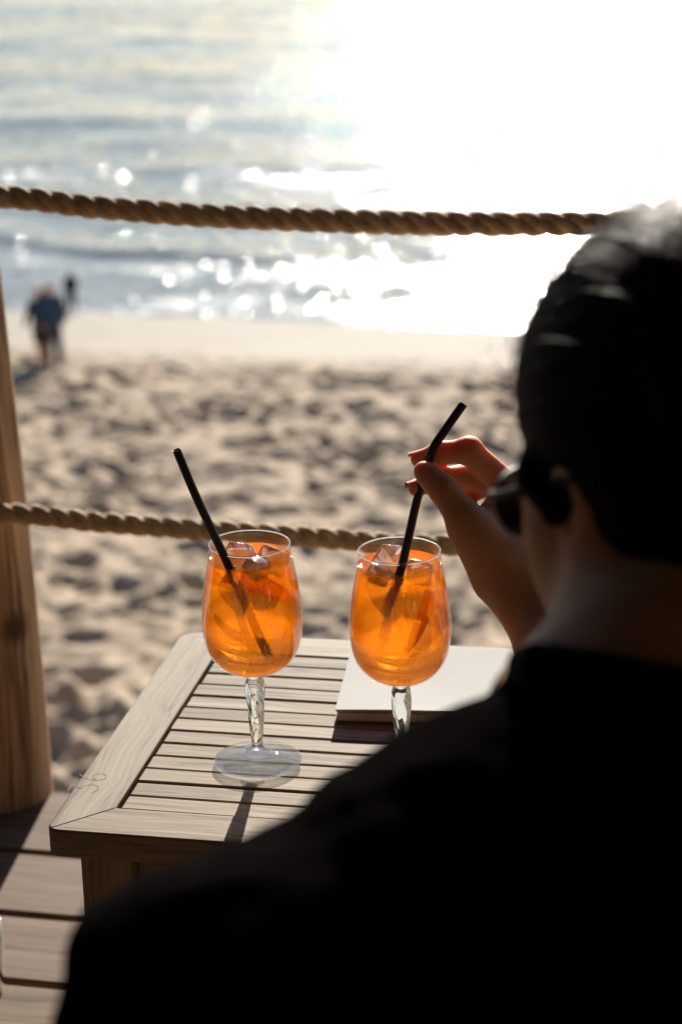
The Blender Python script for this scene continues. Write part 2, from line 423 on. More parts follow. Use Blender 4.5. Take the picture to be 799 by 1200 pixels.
# ------------------------------------------------------------------ deck
TH = R(12.3)
dk_edge = plane(70, 927, 0)
Ud = np.array([math.cos(TH), -math.sin(TH), 0]); Vd = np.array([math.sin(TH), math.cos(TH), 0])
edge_v = float(dk_edge @ Vd)
deck = link('deck', mesh('deck_frame', *merge([((np.array(((-.5, -.5, -1), (.5, -.5, -1), (.5, .5, -1), (-.5, .5, -1), (-.5, -.5, 0), (.5, -.5, 0), (.5, .5, 0), (-.5, .5, 0))) * s_ + o_), [(3, 2, 1, 0), (4, 5, 6, 7), (0, 1, 5, 4), (1, 2, 6, 5), (2, 3, 7, 6), (3, 0, 4, 7)])
     for s_, o_ in [(np.array((.06, 3.9, .15)), np.array((u_, -2.0, -.031))) for u_ in np.arange(-2.4, 2.5, .6)]
                 + [(np.array((.14, .14, 1.7)), np.array((u_, v_, -.15))) for u_ in (-2.1, -.9, .3, 1.5) for v_ in (-.35, -3.6)]]), smooth=False), M['deck'])
tag(deck, kind='structure')
deck.location = tuple(Vd * edge_v); deck.rotation_euler = (0, 0, -TH)
g1 = float(plane(0, 995, 0) @ Vd); g2 = float(plane(0, 1069, 0) @ Vd); g3 = float(plane(0, 1149, 0) @ Vd)
pitch_ = .5 * ((g1 - g2) + (g2 - g3))
lines = [edge_v, g1, g2, g3] + [g3 - pitch_ * k for k in range(1, 20)]
for i in range(len(lines) - 1):
    a, b = lines[i], lines[i + 1]
    bw = a - b - (.0125 if i else .006)
    me = boxm('plank', 5.4, bw, .03, .003)
    cv = (a + b) / 2 + (.002 if i == 0 else 0) - edge_v
    link('plank', me, M['deck'], deck, (random.uniform(-.02, .02), cv, random.uniform(-.0006, .0006)))

# posts
def pole(name, base, lean, label):
    P = []; n = 60
    base = np.asarray(base, float); lean = np.asarray(lean, float)
    zs = np.linspace(-1.75, 2.62, n)
    pts = [base + lean * z + np.array([.003 * math.sin(z * 5), .002 * math.sin(z * 4 + 1), 0]) * 1 + np.array([0, 0, z]) for z in zs]
    rad = [.0715 - .004 * max(z, -.3) for z in zs]; pass
    V, F = tube(pts, rad, 48, True, lambda i, a: 1 + .012 * math.sin(3 * a + i * .05) + .006 * math.sin(7 * a + i * .2))
    me = mesh(name, V - base, F); o = link(name, me, M['pole'], None, base)
    return tag(o, label, 'post', 'posts of the rope fence')
bR = plane(65, 923, 0)
base = bR - np.array([.0745, 0, 0]) + np.array([0, -.006, 0])
LEAN = np.array([.0, 0.0, 0])
def edge_px(l):
    p = base + np.array([0.0715 - .004 * .6 + l * .6, 0, .6]); q = p - CAM; return 399.5 + FPX * (q @ rt) / (q @ fw), 600 - FPX * (q @ up) / (q @ fw)
best = min(np.linspace(-.08, .05, 131), key=lambda l: abs(edge_px(l)[0] - (11 + (edge_px(l)[1] - 410) * .1037)))
LEAN = np.array([best, 0, 0])
pole('post', base, LEAN, 'round timber post with knots beside the slatted table')
base_r = base + Ud * 1.42
pole('post', base_r, np.array([.01, 0, 0]), 'round timber post behind the seated person\'s head, rope end tied round it')

# ropes
def rope(name, pts, label, dia=.0285, pitch=.080):
    P = spline(pts, 420); L = np.concatenate([[0], np.cumsum(np.linalg.norm(np.diff(P, axis=0), axis=1))])
    root = empty(name, P[0])
    T = np.gradient(P, axis=0); T /= np.linalg.norm(T, axis=1)[:, None]
    for k in range(3):
        C = []
        for i in range(len(P)):
            n = np.cross(T[i], (0, 0, 1)); n /= np.linalg.norm(n); b = np.cross(n, T[i])
            a = -2 * math.pi * (L[i] / pitch + k / 3)
            C.append(P[i] + .25 * dia * (math.cos(a) * n + math.sin(a) * b))
        V, F = tube(C, .262 * dia, 20, True, lambda i, a: 1 + .035 * math.sin(6 * a + L[i] * 520) + .02 * math.sin(11 * a + L[i] * 130))
        o = link('strand', mesh('strand', np.array(V) - P[0], F), M['rope'], root)
    Vf, Ff, nf = [], [], 0
    for q in range(750):
        i = random.randrange(4, len(P) - 4); n = np.cross(T[i], (0, 0, 1)); n /= np.linalg.norm(n); b = np.cross(n, T[i]); a = random.uniform(0, 6.283)
        dr = math.cos(a) * n + math.sin(a) * b; l = random.uniform(.004, .014); tw = T[i] * random.uniform(-1, 1) * l
        c0 = P[i] + dr * dia * .44
        V, F = tube([c0, c0 + dr * l * .4 + tw * .5, c0 + dr * l * .6 + tw * 1.2 + np.array([0, 0, random.uniform(-.2, .4) * l])], .00016, 3, False)
        Vf.append(np.array(V)); Ff += [tuple(j + nf for j in f) for f in F]; nf += len(V)
    tag(link('loose_fibres', mesh('loose_fibres', np.concatenate(Vf) - P[0], Ff), M['rope'], root), kind='stuff')
    return tag(root, label, 'rope', 'ropes of the fence')
def rope_pt(x, y):
    Pn = base + Vd * -.084; d = ray(x, y); return CAM + d * (float((Pn - CAM) @ Vd) / float(d @ Vd))
def rope_path(px, z_end):
    pts = [rope_pt(*p) for p in px]
    a = pts[0]; b = pts[-1]
    L_ = base - Vd * .086 + Ud * -.9; L_[2] = a[2] - .005
    P0 = base - Vd * .086 - Ud * .03; P0[2] = a[2] + .006
    R_ = base_r - Vd * .084; R_[2] = b[2] + z_end
    E_ = R_ + Ud * .7; E_[2] = R_[2] - .01
    return [L_, P0] + pts[1:] + [R_, E_]
rope('rope', rope_path([(0, 233), (120, 243.5), (240, 252.5), (370, 258), (500, 261.5), (640, 262.5), (790, 260)], .03), 'upper thick twisted rope crossing in front of the sea')
rope('rope', rope_path([(0, 605), (120, 612.5), (240, 621), (400, 632), (530, 639)], .03), 'lower thick twisted rope crossing in front of the sand', dia=.0265, pitch=.074)

# ------------------------------------------------------------------ table
T = .45; TT = R(11.5)
Ut = np.array([math.cos(TT), -math.sin(TT), 0]); Vt = np.array([math.sin(TT), math.cos(TT), 0])
cF = plane(53, 972, T)                                        # front left corner
TD, TW, RW = .462, .60, .0495
table = empty('side_table', (*(cF + Ut * TW / 2 + Vt * TD / 2)[:2], 0), -TT)
tag(table, 'low weathered grey teak table with slatted top holding the drinks', 'table')
hx, hy = TW / 2, TD / 2
def arc(cx, cy, r, a0, a1, n=5): return [(cx + r * math.cos(R(a0 + (a1 - a0) * k / n)), cy + r * math.sin(R(a0 + (a1 - a0) * k / n))) for k in range(n + 1)]
def rail(ln, r0, r1, mat):
    """mitred rail, outer edge at y=0, inner at y=RW, running along x"""
    h = ln / 2; g = .0004
    poly = [(-h + RW + g, RW)] + [(-h + r0 - (x - (-h + r0)) * 0 + (x - (-h + r0)), y) for x, y in arc(-h + r0, r0, r0, 225, 270, 4)]
    poly += arc(h - r1, r1, r1, 270, 315, 4) + [(h - RW - g, RW)]
    return prism('top_rail', poly, -.026, 0, .0018, True)
zt = T
link('top_rail', rail(TW, .012, .02, None), M['teak'], table, (0, -hy, zt), (0, 0, 0))
link('top_rail', rail(TW, .02, .024, None), M['teak_pale'], table, (0, hy, zt), (0, 0, math.pi))
link('top_rail', rail(TD, .024, .012, None), M['teak_pale'], table, (-hx, 0, zt + .0004), (0, 0, -math.pi / 2))
link('top_rail', rail(TD, .02, .02, None), M['teak'], table, (hx, 0, zt + .0003), (0, 0, math.pi / 2))
ns = 13; inner = TD - 2 * RW; ps = inner / ns
slat_me = boxm('slat', TW - 2 * RW - .006, ps - .0027, .017, .0013)
for i in range(ns):
    link('slat', slat_me, M['teak'], table, (random.uniform(-.0008, .0008), -hy + RW + ps * (i + .5), zt - .001 + random.uniform(-.0005, .0005)))
leg_me = boxm('leg', .048, .048, T - .028, .003)
leg_me.transform(Matrix.Rotation(R(90), 4, 'Y') @ Matrix.Translation((0, 0, 0)))
def leg_mesh():
    me = boxm('leg', T - .026, .046, .046, .003); me.transform(Matrix.Translation((0, 0, .023))); return me
lm = leg_mesh()
for sx in (-1, 1):
    for sy in (-1, 1):
        link('leg', lm, M['teak'], table, (sx * (hx - .045), sy * (hy - .045), (T - .026) / 2), (0, R(90), 0))
for sy in (-1, 1): link('apron', boxm('apron', TW - .136, .02, .055, .002), M['teak'], table, (0, sy * (hy - .052), T - .0265))
for sx in (-1, 1): link('apron', boxm('apron', TD - .136, .02, .055, .002), M['teak'], table, (sx * (hx - .052), 0, T - .0265), (0, 0, R(90)))
for sx in (-1, 0, 1): link('slat_support', boxm('slat_support', TD - .13, .03, .02, .002), M['teak'], table, (sx * .13, 0, T - .0185), (0, 0, R(90)))
# carved 36 in the left rail
M['carved'] = plain('carved_line', (.28, .235, .18), .9)
def stroke(pts, wd=.0007):
    P = spline(pts, len(pts) * 7); t_ = np.gradient(P, axis=0); nrm = np.stack([-t_[:, 1], t_[:, 0]], 1); nrm /= np.linalg.norm(nrm, axis=1)[:, None]
    V = np.concatenate([np.c_[P + nrm * wd / 2, np.zeros(len(P))], np.c_[P - nrm * wd / 2, np.zeros(len(P))]]); n = len(P)
    return V, [(i, i + n, i + n + 1, i + 1) for i in range(n - 1)]
h3 = .026
digs = [[(.0, 1), (.28, 1), (.56, .99)], [(.56, .99), (.42, .8), (.28, .6)], [(.28, .6), (.52, .54), (.64, .32), (.54, .09), (.3, .0), (.04, .1)],
        [(1.36, 1.0), (1.1, .72), (.98, .35), (1.08, .07), (1.3, .0), (1.5, .14), (1.5, .38), (1.3, .5), (1.08, .38), (1.0, .25)]]
V, F = merge([stroke([(x * h3, y * h3) for x, y in dig]) for dig in digs])
carv = link('carved_number', mesh('carved_number', V, F, False), M['carved'], table)
pc = plane(112, 930, T); loc = Matrix.Rotation(TT, 3, 'Z') @ (Vector(pc) - Vector(table.location))
carv.location = (loc.x + .0, loc.y, T + .0007); carv.rotation_euler = (0, 0, R(90))

# ------------------------------------------------------------------ book
b0 = plane(393, 847, T); b1 = plane(412, 757, T + .013)
bd = (b1 - b0)[:2]; bl = np.linalg.norm(bd); ba = math.atan2(bd[1], bd[0]) - math.pi / 2
bw_ = .24
book = empty('book', (b0[0], b0[1], T), ba); tag(book, 'white blank covered softback book lying on the slatted table', 'book')
def sheet(z0, z1, x0, x1, y0, y1, curl, nx=24, ny=14):
    V, F = [], []
    for top in (0, 1):
        for j in range(ny + 1):
            for i in range(nx + 1):
                fx, fy = i / nx, j / ny
                z = (z1 if top else z0) + curl * (1 - fy) ** 3 * (.4 + .6 * math.sin(math.pi * min(1, fx * 1.4 + .1)))
                V.append((x0 + (x1 - x0) * fx, y0 + (y1 - y0) * fy, z))
    n = (nx + 1) * (ny + 1); I = lambda t, i, j: t * n + j * (nx + 1) + i
    for j in range(ny):
        for i in range(nx):
            F.append((I(1, i, j), I(1, i + 1, j), I(1, i + 1, j + 1), I(1, i, j + 1))); F.append((I(0, i, j + 1), I(0, i + 1, j + 1), I(0, i + 1, j), I(0, i, j)))
    for i in range(nx): F += [(I(0, i, 0), I(0, i + 1, 0), I(1, i + 1, 0), I(1, i, 0)), (I(0, i + 1, ny), I(0, i, ny), I(1, i, ny), I(1, i + 1, ny))]
    for j in range(ny): F += [(I(0, 0, j + 1), I(0, 0, j), I(1, 0, j), I(1, 0, j + 1)), (I(0, nx, j), I(0, nx, j + 1), I(1, nx, j + 1), I(1, nx, j))]
    return V, F
link('bottom_cover', mesh('bottom_cover', *sheet(0.0003, .0016, -.001, bw_, .0, bl, 0), False), M['brown_cover'], book)
link('page_block', mesh('page_block', *sheet(.0016, .0095, .002, bw_ - .002, .002, bl - .001, 0), False), M['pages'], book)
link('page', mesh('page', *sheet(.0098, .0104, .001, bw_ - .001, .001, bl, .0016), False), M['paper'], book)
link('top_cover', mesh('top_cover', *sheet(.0114, .0124, 0, bw_, 0, bl, .0026), False), M['paper'], book)
link('page', mesh('page', *sheet(.0106, .0111, .0015, bw_ - .001, .0015, bl, .0022), False), M['paper'], book)

# ------------------------------------------------------------------ glasses
GH = .214
OUT = [(.0362, .214), (.0374, .203), (.0398, .19), (.0433, .17), (.0453, .153), (.0457, .145), (.0453, .135), (.0436, .122), (.0397, .110), (.0330, .1008), (.0245, .0945), (.0155, .0910), (.0092, .0893)]
def dense(prof, m):
    P = spline([(r, z) for r, z in prof], m); return [(max(1e-5, float(r)), float(z)) for r, z in P]
outp = dense(OUT, 44)
def inner_prof(th): return [(max(1e-5, r - th * .6), z + (th * .6 if z < .11 else 0)) for r, z in outp]
def glass_meshes():
    th = .0012
    inp = inner_prof(th)
    rim = [(.0362 - th * .3 + th * .3 * math.cos(a), .214 + th * .4 * math.sin(a)) for a in np.linspace(math.pi, 0, 7)]
    prof = list(reversed(inp)) + rim + outp
    V, F = lathe(prof, 96)
    k = len(V); V = list(V) + [(0, 0, inp[-1][1] - .0004)]; F = F + [(i, k, (i + 1) % 96) for i in range(96)]
    bowl = mesh('bowl', V, F)
    st = dense([(.0094, .0905), (.0088, .088), (.0074, .0855), (.0086, .081), (.0090, .076), (.0084, .066), (.0072, .050), (.0060, .034), (.0052, .0225), (.0050, .0175), (.0062, .0148)], 60)
    def lobes(i, z, a):
        k_ = max(0, min(1, (.083 - z) / .012)) * max(0, min(1, (z - .02) / .015))
        return 1 + .065 * k_ * math.cos(6 * (a + z * 26))
    V, F = lathe(st, 60, lobes); F = F + [tuple(range(60))] + [tuple(reversed([59 * 60 + q for q in range(60)]))]
    stem = mesh('stem', V, F)
    ft = [(.0062, .0148), (.0088, .0140), (.0110, .0122), (.0112, .0104), (.0108, .0090), (.0140, .0080), (.022, .0066), (.032, .0055), (.0385, .0050), (.0402, .0040), (.0404, .0028), (.0398, .0014), (.038, .0008), (.030, .0016), (.01, .0022)]
    V, F = lathe(ft, 80)
    k = len(V); V = list(V) + [(0, 0, .0148), (0, 0, .0022)]; n = len(ft)
    F = [tuple(reversed(f)) for f in F] if False else F
    F = F + [((i + 1) % 80, i, k) for i in range(80)] + [((n - 1) * 80 + i, (n - 1) * 80 + (i + 1) % 80, k + 1) for i in range(80)]
    return bowl, stem, mesh('foot', V, F)
GM = glass_meshes()
for me in GM:
    import bmesh
    bm = bmesh.new(); bm.from_mesh(me); bmesh.ops.recalc_face_normals(bm, faces=bm.faces); bm.to_mesh(me); bm.free()
LIQ = .2015
RIM = mesh('rim', *lathe([(.0359 + .00065 * math.cos(a), .2142 + .0007 * math.sin(a)) for a in np.linspace(0, 2 * math.pi, 13)], 96))
def glass_foot():
    m, t, out, N = nodes('foot_glass')
    t.links.new(N('MixShader', i0=.66, i1=N('BsdfGlass', Color=(.97, .985, .98, 1), Roughness=.0, IOR=1.5).outputs[0], i2=N('BsdfTransparent', Color=(.95, .96, .955, 1)).outputs[0]).outputs[0], out.inputs[0]); return m
M['glass_foot'] = glass_foot()
def liquid_mesh():
    inp = [(r - .00016, z + .00012) for r, z in inner_prof(.0012) if z < LIQ]
    rr = np.interp(LIQ, [z for r, z in reversed(inner_prof(.0012))], [r for r, z in reversed(inner_prof(.0012))]) - .00016
    prof = [(1e-5, LIQ - .0006), (rr * .5, LIQ - .0006), (rr * .9, LIQ - .0005), (rr * .97, LIQ - .0001), (rr, LIQ + .0005)] + inp + [(1e-5, inp[-1][1] - .0003)]
    V, F = lathe(prof, 96); me = mesh('drink', V, F)
    bm = bmesh.new(); bm.from_mesh(me); bmesh.ops.remove_doubles(bm, verts=bm.verts, dist=2e-5); bmesh.ops.recalc_face_normals(bm, faces=bm.faces); bm.to_mesh(me); bm.free()
    for p in me.polygons: p.use_smooth = True
    return me
LM = liquid_mesh()
def bubble_mesh(pts, rr):
    parts = []
    t_ = (1 + 5 ** .5) / 2
    for p, r in zip(pts, rr):
        V = np.array([(0, 0, 1), (.894, 0, .447), (.276, .851, .447), (-.724, .526, .447), (-.724, -.526, .447), (.276, -.851, .447), (.724, .526, -.447), (-.276, .851, -.447), (-.894, 0, -.447), (-.276, -.851, -.447), (.724, -.526, -.447), (0, 0, -1)]) * r + p
        parts.append((V, [(0, 1, 2), (0, 2, 3), (0, 3, 4), (0, 4, 5), (0, 5, 1), (1, 6, 2), (2, 7, 3), (3, 8, 4), (4, 9, 5), (5, 10, 1), (6, 7, 2), (7, 8, 3), (8, 9, 4), (9, 10, 5), (10, 6, 1), (11, 7, 6), (11, 8, 7), (11, 9, 8), (11, 10, 9), (11, 6, 10)]))
    return merge(parts)
def ice_mesh(sx, sy, sz):
    import bmesh
    bm = bmesh.new(); bmesh.ops.create_cube(bm, size=1); bmesh.ops.scale(bm, vec=(sx, sy, sz), verts=bm.verts)
    for v in bm.verts: v.co += Vector((random.uniform(-1, 1), random.uniform(-1, 1), random.uniform(-1, 1))) * .0022
    bmesh.ops.bevel(bm, geom=bm.edges[:], offset=.0035, segments=3, affect='EDGES', profile=.5)
    bmesh.ops.subdivide_edges(bm, edges=bm.edges[:], cuts=1)
    for v in bm.verts: v.co += Vector((random.uniform(-1, 1), random.uniform(-1, 1), random.uniform(-1, 1))) * .00035
    me = bpy.data.meshes.new('ice_cube'); bm.to_mesh(me); bm.free()
    for p in me.polygons: p.use_smooth = True
    return me
def orange_slice(loc, axes, label, r=.030, full=math.pi):
    ax = Vector(axes[0]).normalized(); az = ax.cross(Vector(axes[1])).normalized(); ay = az.cross(ax)
    rot = Matrix((ax, ay, az)).transposed().to_euler()
    root = empty('orange_slice', loc); root.rotation_euler = rot; tag(root, label, 'orange slice', 'orange slices in the drinks')
    n = 28; t_ = .0045
    def sect(r0, r1, th):
        V, F = [], []
        for k in range(n + 1):
            a = full * k / n
            for rr, zz in ((r0, -th / 2), (r1, -th / 2), (r1, th / 2), (r0, th / 2)): V.append((rr * math.cos(a), rr * math.sin(a), zz))
        for k in range(n):
            for q in range(4): F.append((k * 4 + q, k * 4 + (q + 1) % 4, k * 4 + 4 + (q + 1) % 4, k * 4 + 4 + q))
        F += [(0, 3, 2, 1), (n * 4, n * 4 + 1, n * 4 + 2, n * 4 + 3)]
        return V, F
    link('rind', mesh('rind', *sect(r * .86, r, t_), False), M['rind'], root)
    for k in range(5):
        a0, a1 = full * (k + .06) / 5, full * (k + .94) / 5
        V, F = [], []
        m_ = 8; pl = [(.10 * r * math.cos((a0 + a1) / 2), .10 * r * math.sin((a0 + a1) / 2))] + [(.84 * r * math.cos(a0 + (a1 - a0) * q / m_), .84 * r * math.sin(a0 + (a1 - a0) * q / m_)) for q in range(m_ + 1)]
        link('segment', prism('segment', pl, -t_ * .45, t_ * .45, .0004), M['flesh'], root)
    return root
RB = .0038
def straw(P, label, drink_loc):
    pts = spline(P, 60)
    V, F = tube(pts, RB, 16, False)
    Vi, Fi = tube(pts, RB * .86, 16, False)
    V, F = merge([(V, F), (Vi, [tuple(reversed(f)) for f in Fi])])
    n = len(pts) * 16
    for e in (0, (len(pts) - 1) * 16):
        for k in range(16):
            k2 = (k + 1) % 16; q = (e + k, n + e + k, n + e + k2, e + k2); F.append(q if e == 0 else tuple(reversed(q)))
    o = pts[0]
    ob = link('drinking_straw', mesh('drinking_straw', V - o, F), M['black_plastic'], None, o)
    tag(ob, label, 'straw', 'black straws')
    # bubbles clinging to the wet part
    wet = [p for p in pts if p[2] < T + LIQ - .002]
    bp, br = [], []
    for _ in range(420):
        p = wet[random.randrange(len(wet))] + np.array([random.gauss(0, 1) for _ in range(3)]) * .0006
        d = np.array([random.gauss(0, 1) for _ in range(3)]); d /= np.linalg.norm(d)
        bp.append(p + d * RB * 1.02 + np.array([0, 0, random.uniform(-.003, .003)])); br.append(random.uniform(.0003, .0010))
    V, F = bubble_mesh(bp, br)
    b = link('clinging_bubbles', mesh('clinging_bubbles', V - o, F), M['bubble'], ob); tag(b, kind='stuff')
    return ob
M['bubble'] = plain('bubble_dark', (.006, .003, .001), .3)
G1 = plane(302.4, 894, T); G2 = np.array([.0500, 1.758, T])
def make_glass(G, label, rz):
    g = empty('wine_glass', G, rz); g.location.z = T + .0004
    tag(g, label, 'glass', 'stemmed glasses on the table')
    link('bowl', GM[0], M['glass_thin'], g); link('rim', RIM, M['glass'], g); link('stem', GM[1], M['glass'], g); link('foot', GM[2], M['glass_foot'], g)
    return g
make_glass(G1, 'stemmed glass standing clear of the book, spritz with a leaning straw inside', 0)
make_glass(G2, 'stemmed glass in front of the white book, its straw held by a hand', .5)
d1 = link('orange_drink', LM, M['liquid'], None, G1 + [0, 0, .0004]); tag(d1, 'orange spritz in the glass whose straw leans free', 'drink', 'orange drinks')
d2 = link('orange_drink', LM, M['liquid'], None, G2 + [0, 0, .0004]); tag(d2, 'orange spritz in the glass whose straw is held by a hand', 'drink', 'orange drinks')
for d_, sd in ((d1, 1), (d2, 2)):
    rr_ = np.random.default_rng(sd); bp, br = [], []
    inz = [z for r, z in reversed(inner_prof(.0012))]; inr = [r for r, z in reversed(inner_prof(.0012))]
    for _ in range(420):
        z = rr_.uniform(.097, LIQ - .003); a = rr_.uniform(0, 6.283); q = np.interp(z, inz, inr) - .0018
        q *= 1 if rr_.random() < .6 else math.sqrt(rr_.random())
        bp.append((q * math.cos(a), q * math.sin(a), z)); br.append(rr_.uniform(.00018, .00055))
    V, F = bubble_mesh(np.array(bp), br)
    b_ = link('bubbles', mesh('bubbles', V, F), M['ice'], d_); tag(b_, kind='stuff')
def ice_at(G, spec, which):
    for (x, y, z, s, e) in spec:
        o = link('ice_cube', ice_mesh(*s), M['ice'], None, G + np.array([x, y, z]), e)
        tag(o, 'clear ice cube floating in the spritz %s' % which, 'ice cube', 'ice cubes in the spritz %s' % which)
ice_at(G1, [(-.008, .012, .197, (.024, .022, .02), (.5, .3, .4)), (.019, .004, .196, (.022, .02, .022), (.2, .6, 1.1)), (.006, -.019, .1985, (.019, .018, .017), (.3, .2, .9))], 'with the leaning straw')
ice_at(G2, [(-.006, .012, .200, (.026, .022, .022), (.6, .2, .7)), (.018, -.002, .194, (.022, .021, .02), (.2, .5, 1.6)), (-.018, -.012, .1975, (.018, .018, .017), (.2, .4, .3))], 'with the held straw')
orange_slice(G1 + np.array([.004, .012, .163]), ((.93, -.1, -.36), (.05, .95, .12)), 'orange slice lying in the glass whose straw leans free', r=.033)
orange_slice(G2 + np.array([.014, -.006, .150]), ((.32, .0, .95), (.42, .9, -.1)), 'orange slice standing in the glass whose straw is held', r=.030)
D1 = depth_of(G1 + [0, 0, .2]); D2 = depth_of(G2 + [0, 0, .2])
straw([at(313, 766, D1 + .013), at(266.5, 660, D1 - .026), at(231, 584, D1 - .062), at(207, 527, D1 - .078)], 'black straw leaning free in the glass clear of the book', G1)
SP = [at(452, 720, D2 + .002), at(470.5, 664, D2 - .026), at(488, 588, D2 - .050), at(500, 548, D2 - .062), at(507, 526, D2 - .068), at(522, 503, D2 - .072), at(543, 473, D2 - .074)]
straw(SP, 'black bent straw pinched between thumb and finger', G2)

# ------------------------------------------------------------------ seated person
person = empty('person', (.16, .62, 0)); PO = np.array([.16, .62, 0])
tag(person, 'person in black top with dark hair and sunglasses, seen from behind holding a straw', 'person')
def add_part(name, V, F, mat, parent=None):
    return link(name, mesh(name, np.asarray(V) - PO, F), mat, parent or person)
# head frame
HC = at(803, 540, 1.115)
PH, AL = R(30), R(20)
Fv = np.array([-math.sin(PH) * math.cos(AL), math.cos(PH) * math.cos(AL), -math.sin(AL)])
Lv = np.array([-math.cos(PH), -math.sin(PH), 0]); Uv = np.cross(Fv, Lv) * -1
if Uv[2] < 0: Uv = -Uv
HM = np.stack([Fv, Lv, Uv], 1).astype(np.float32)            # local (f,l,u) -> world
def H(f, l, u_): return HC + HM @ np.array([f, l, u_])
NB = at(722, 905, 1.045)                                     # base of the neck
SHL = at(266, 1214, .90)                                     # left shoulder joint
SHR = NB + np.array([.19, .05, -.035])
HIP = np.array([.17, .60, .42])
ELL = SHL + np.array([-.075, .07, -.27]); WRL = ELL + np.array([.13, .22, -.02])
def head_sdf(P):
    L = (P - HC.astype(np.float32)) @ HM
    d = ellip(L, (-.012, 0, .032), (.094, .073, .084))
    d = smin(d, ellip(L, (.034, 0, -.034), (.060, .066, .084)), .03)
    for s_ in (-1, 1):
        d = smin(d, cone(L, (.045, s_ * .042, -.024), (.048, s_ * .040, -.046), .028, .027), .02)
        d = smin(d, cone(L, (.0, s_ * .057, -.05), (.07, s_ * .016, -.104), .018, .018), .025)
        e = ellip(L - np.array([-.008, s_ * .078, -.012], np.float32), (0, 0, 0), (.019, .008, .031))
        e = np.maximum(e, -ellip(L - np.array([-.004, s_ * .086, -.010], np.float32), (0, 0, 0), (.011, .006, .02)))
        d = smin(d, e, .006)
        d = -smin(-d, ellip(L, (.1, s_ * .032, .004), (.018, .018, .012)) , .012)
        d = smin(d, ellip(L, (.078, s_ * .032, .002), (.013, .014, .012)), .004)
        d = smin(d, cone(L, (.108, s_ * .009, -.036), (.1, s_ * .012, -.036), .006, .006), .006)
    d = smin(d, cone(L, (.088, 0, .008), (.110, 0, -.030), .007, .0105), .012)
    d = smin(d, ellip(L, (.092, 0, -.064), (.014, .024, .006)), .006)
    d = smin(d, ellip(L, (.090, 0, -.075), (.014, .02, .006)), .006)
    d = smin(d, ellip(L, (.076, 0, -.104), (.02, .02, .018)), .02)
    return d
def neck_sdf(P, jaw=True):
    d = cone(P, H(-.022, 0, -.05), NB + np.array([0, -.01, .02]), .052, .058)
    if jaw: d = smin(d, cone(P, H(.018, .034, -.082), NB + np.array([-.02, .012, .02]), .034, .042), .025)
    d = smin(d, cone(P, H(-.03, .0, -.09), NB + np.array([0, 0, -.05]), .042, .04), .03)
    return d
# skin, part 1: head, neck, bust and seated trunk
lo = np.minimum.reduce([HC - .17, NB - .1]); hi = np.maximum.reduce([HC + .17, NB + .1])
h_ = .0032
P = grid(lo, hi, h_); D = smin(head_sdf(P), neck_sdf(P), .03)
bodyV, bodyF = nets(D, lo, h_)
# skin, part 2: right arm and hand (pinching the straw)
DS = depth_of(SP[3])                                         # depth of the straw where it is pinched
def hp(x, y, dd): return at(x, y, DS + dd)
chains = {
 'index': [(592, 568, .022, .0125), (549, 528, .010, .0112), (515, 531.5, .0115, .0096), (491, 538, .0105, .0074)],
 'middle': [(603, 578, .038, .0125), (556, 556, .034, .0112), (517, 562, .020, .0098), (488, 571.5, .0115, .0074)],
 'ring': [(610, 594, .050, .0110), (572, 566, .060, .0098), (545, 582, .046, .0086), (551, 600, .036, .0075)],
 'little': [(612, 614, .056, .0100), (584, 592, .070, .0085), (562, 604, .058, .0075), (568, 618, .048, .0066)],
}
thumb = [(584, 652, -.006, .0195), (546, 610, -.016, .0155), (519.5, 574, -.0165, .0120), (497, 552.5, -.0115, .0090)]
WR = hp(625, 706, .012); EL = hp(738, 925, -.145)
wr2 = hp(636, 694, .03)
lo = np.minimum.reduce([hp(470, 500, -.05), hp(660, 760, -.1), EL - .06, SHR - .06]); hi = np.maximum.reduce([hp(470, 490, .1), hp(660, 500, .12), EL + .06, SHR + .06])
def hand_sdf(P):
    f32 = np.float32; d = None
    mc = {k: hp(*c[0][:3]) for k, c in chains.items()}
    # palm: metacarpals fan out from the wrist
    wroot = [hp(600, 672, .004), hp(608, 672, .012), hp(616, 674, .022), hp(622, 678, .030)]
    for (k, m_), wroot_ in zip(mc.items(), wroot):
        q = cone(P, wroot_, m_, .0165, .0125); d = q if d is None else smin(d, q, .016)
    d = smin(d, cone(P, hp(600, 630, .012), hp(606, 600, .026), .017, .013), .014)
    tp = [hp(*t_[:3]) for t_ in thumb]
    th = cone(P, hp(600, 684, .006), tp[0], .020, .0185)
    for a, b, i in ((tp[0], tp[1], 0), (tp[1], tp[2], 1), (tp[2], tp[3], 2)):
        th = smin(th, cone(P, a, b, thumb[i][3], thumb[i + 1][3]), .006)
    th = smin(th, ellip(P, hp(505, 560, -.0145), (.0095, .0095, .0095)), .006)
    th = smin(th, cone(P, hp(553, 626, -.012), hp(581, 676, 0), .0175, .0215), .012)
    d = smin(d, th, .013)
    d = smin(d, cone(P, hp(560, 612, .0), hp(588, 590, .016), .009, .011), .014)     # web
    for k, c in chains.items():
        p_ = [hp(*q[:3]) for q in c]; fd = None
        for i in range(3):
            q = cone(P, p_[i], p_[i + 1], c[i][3], c[i + 1][3]); fd = q if fd is None else smin(fd, q, .0035)
        for i in (1, 2): fd = smin(fd, ellip(P, p_[i], (c[i][3] * 1.06,) * 3), .004)
        d = smin(d, fd, .006)
    d = smin(d, cone(P, hp(604, 676, .010), WR, .0255, .0245), .02)
    d = smin(d, cone(P, hp(612, 676, .024), wr2, .02, .022), .02)
    d = smin(d, cone(P, WR, WR * .55 + EL * .45, .0285, .042), .02)
    d = smin(d, cone(P, hp(645, 690, .03), hp(690, 790, -.02), .024, .036), .02)
    d = smin(d, cone(P, WR * .55 + EL * .45, EL, .043, .042), .02)
    return d
h_ = .0017
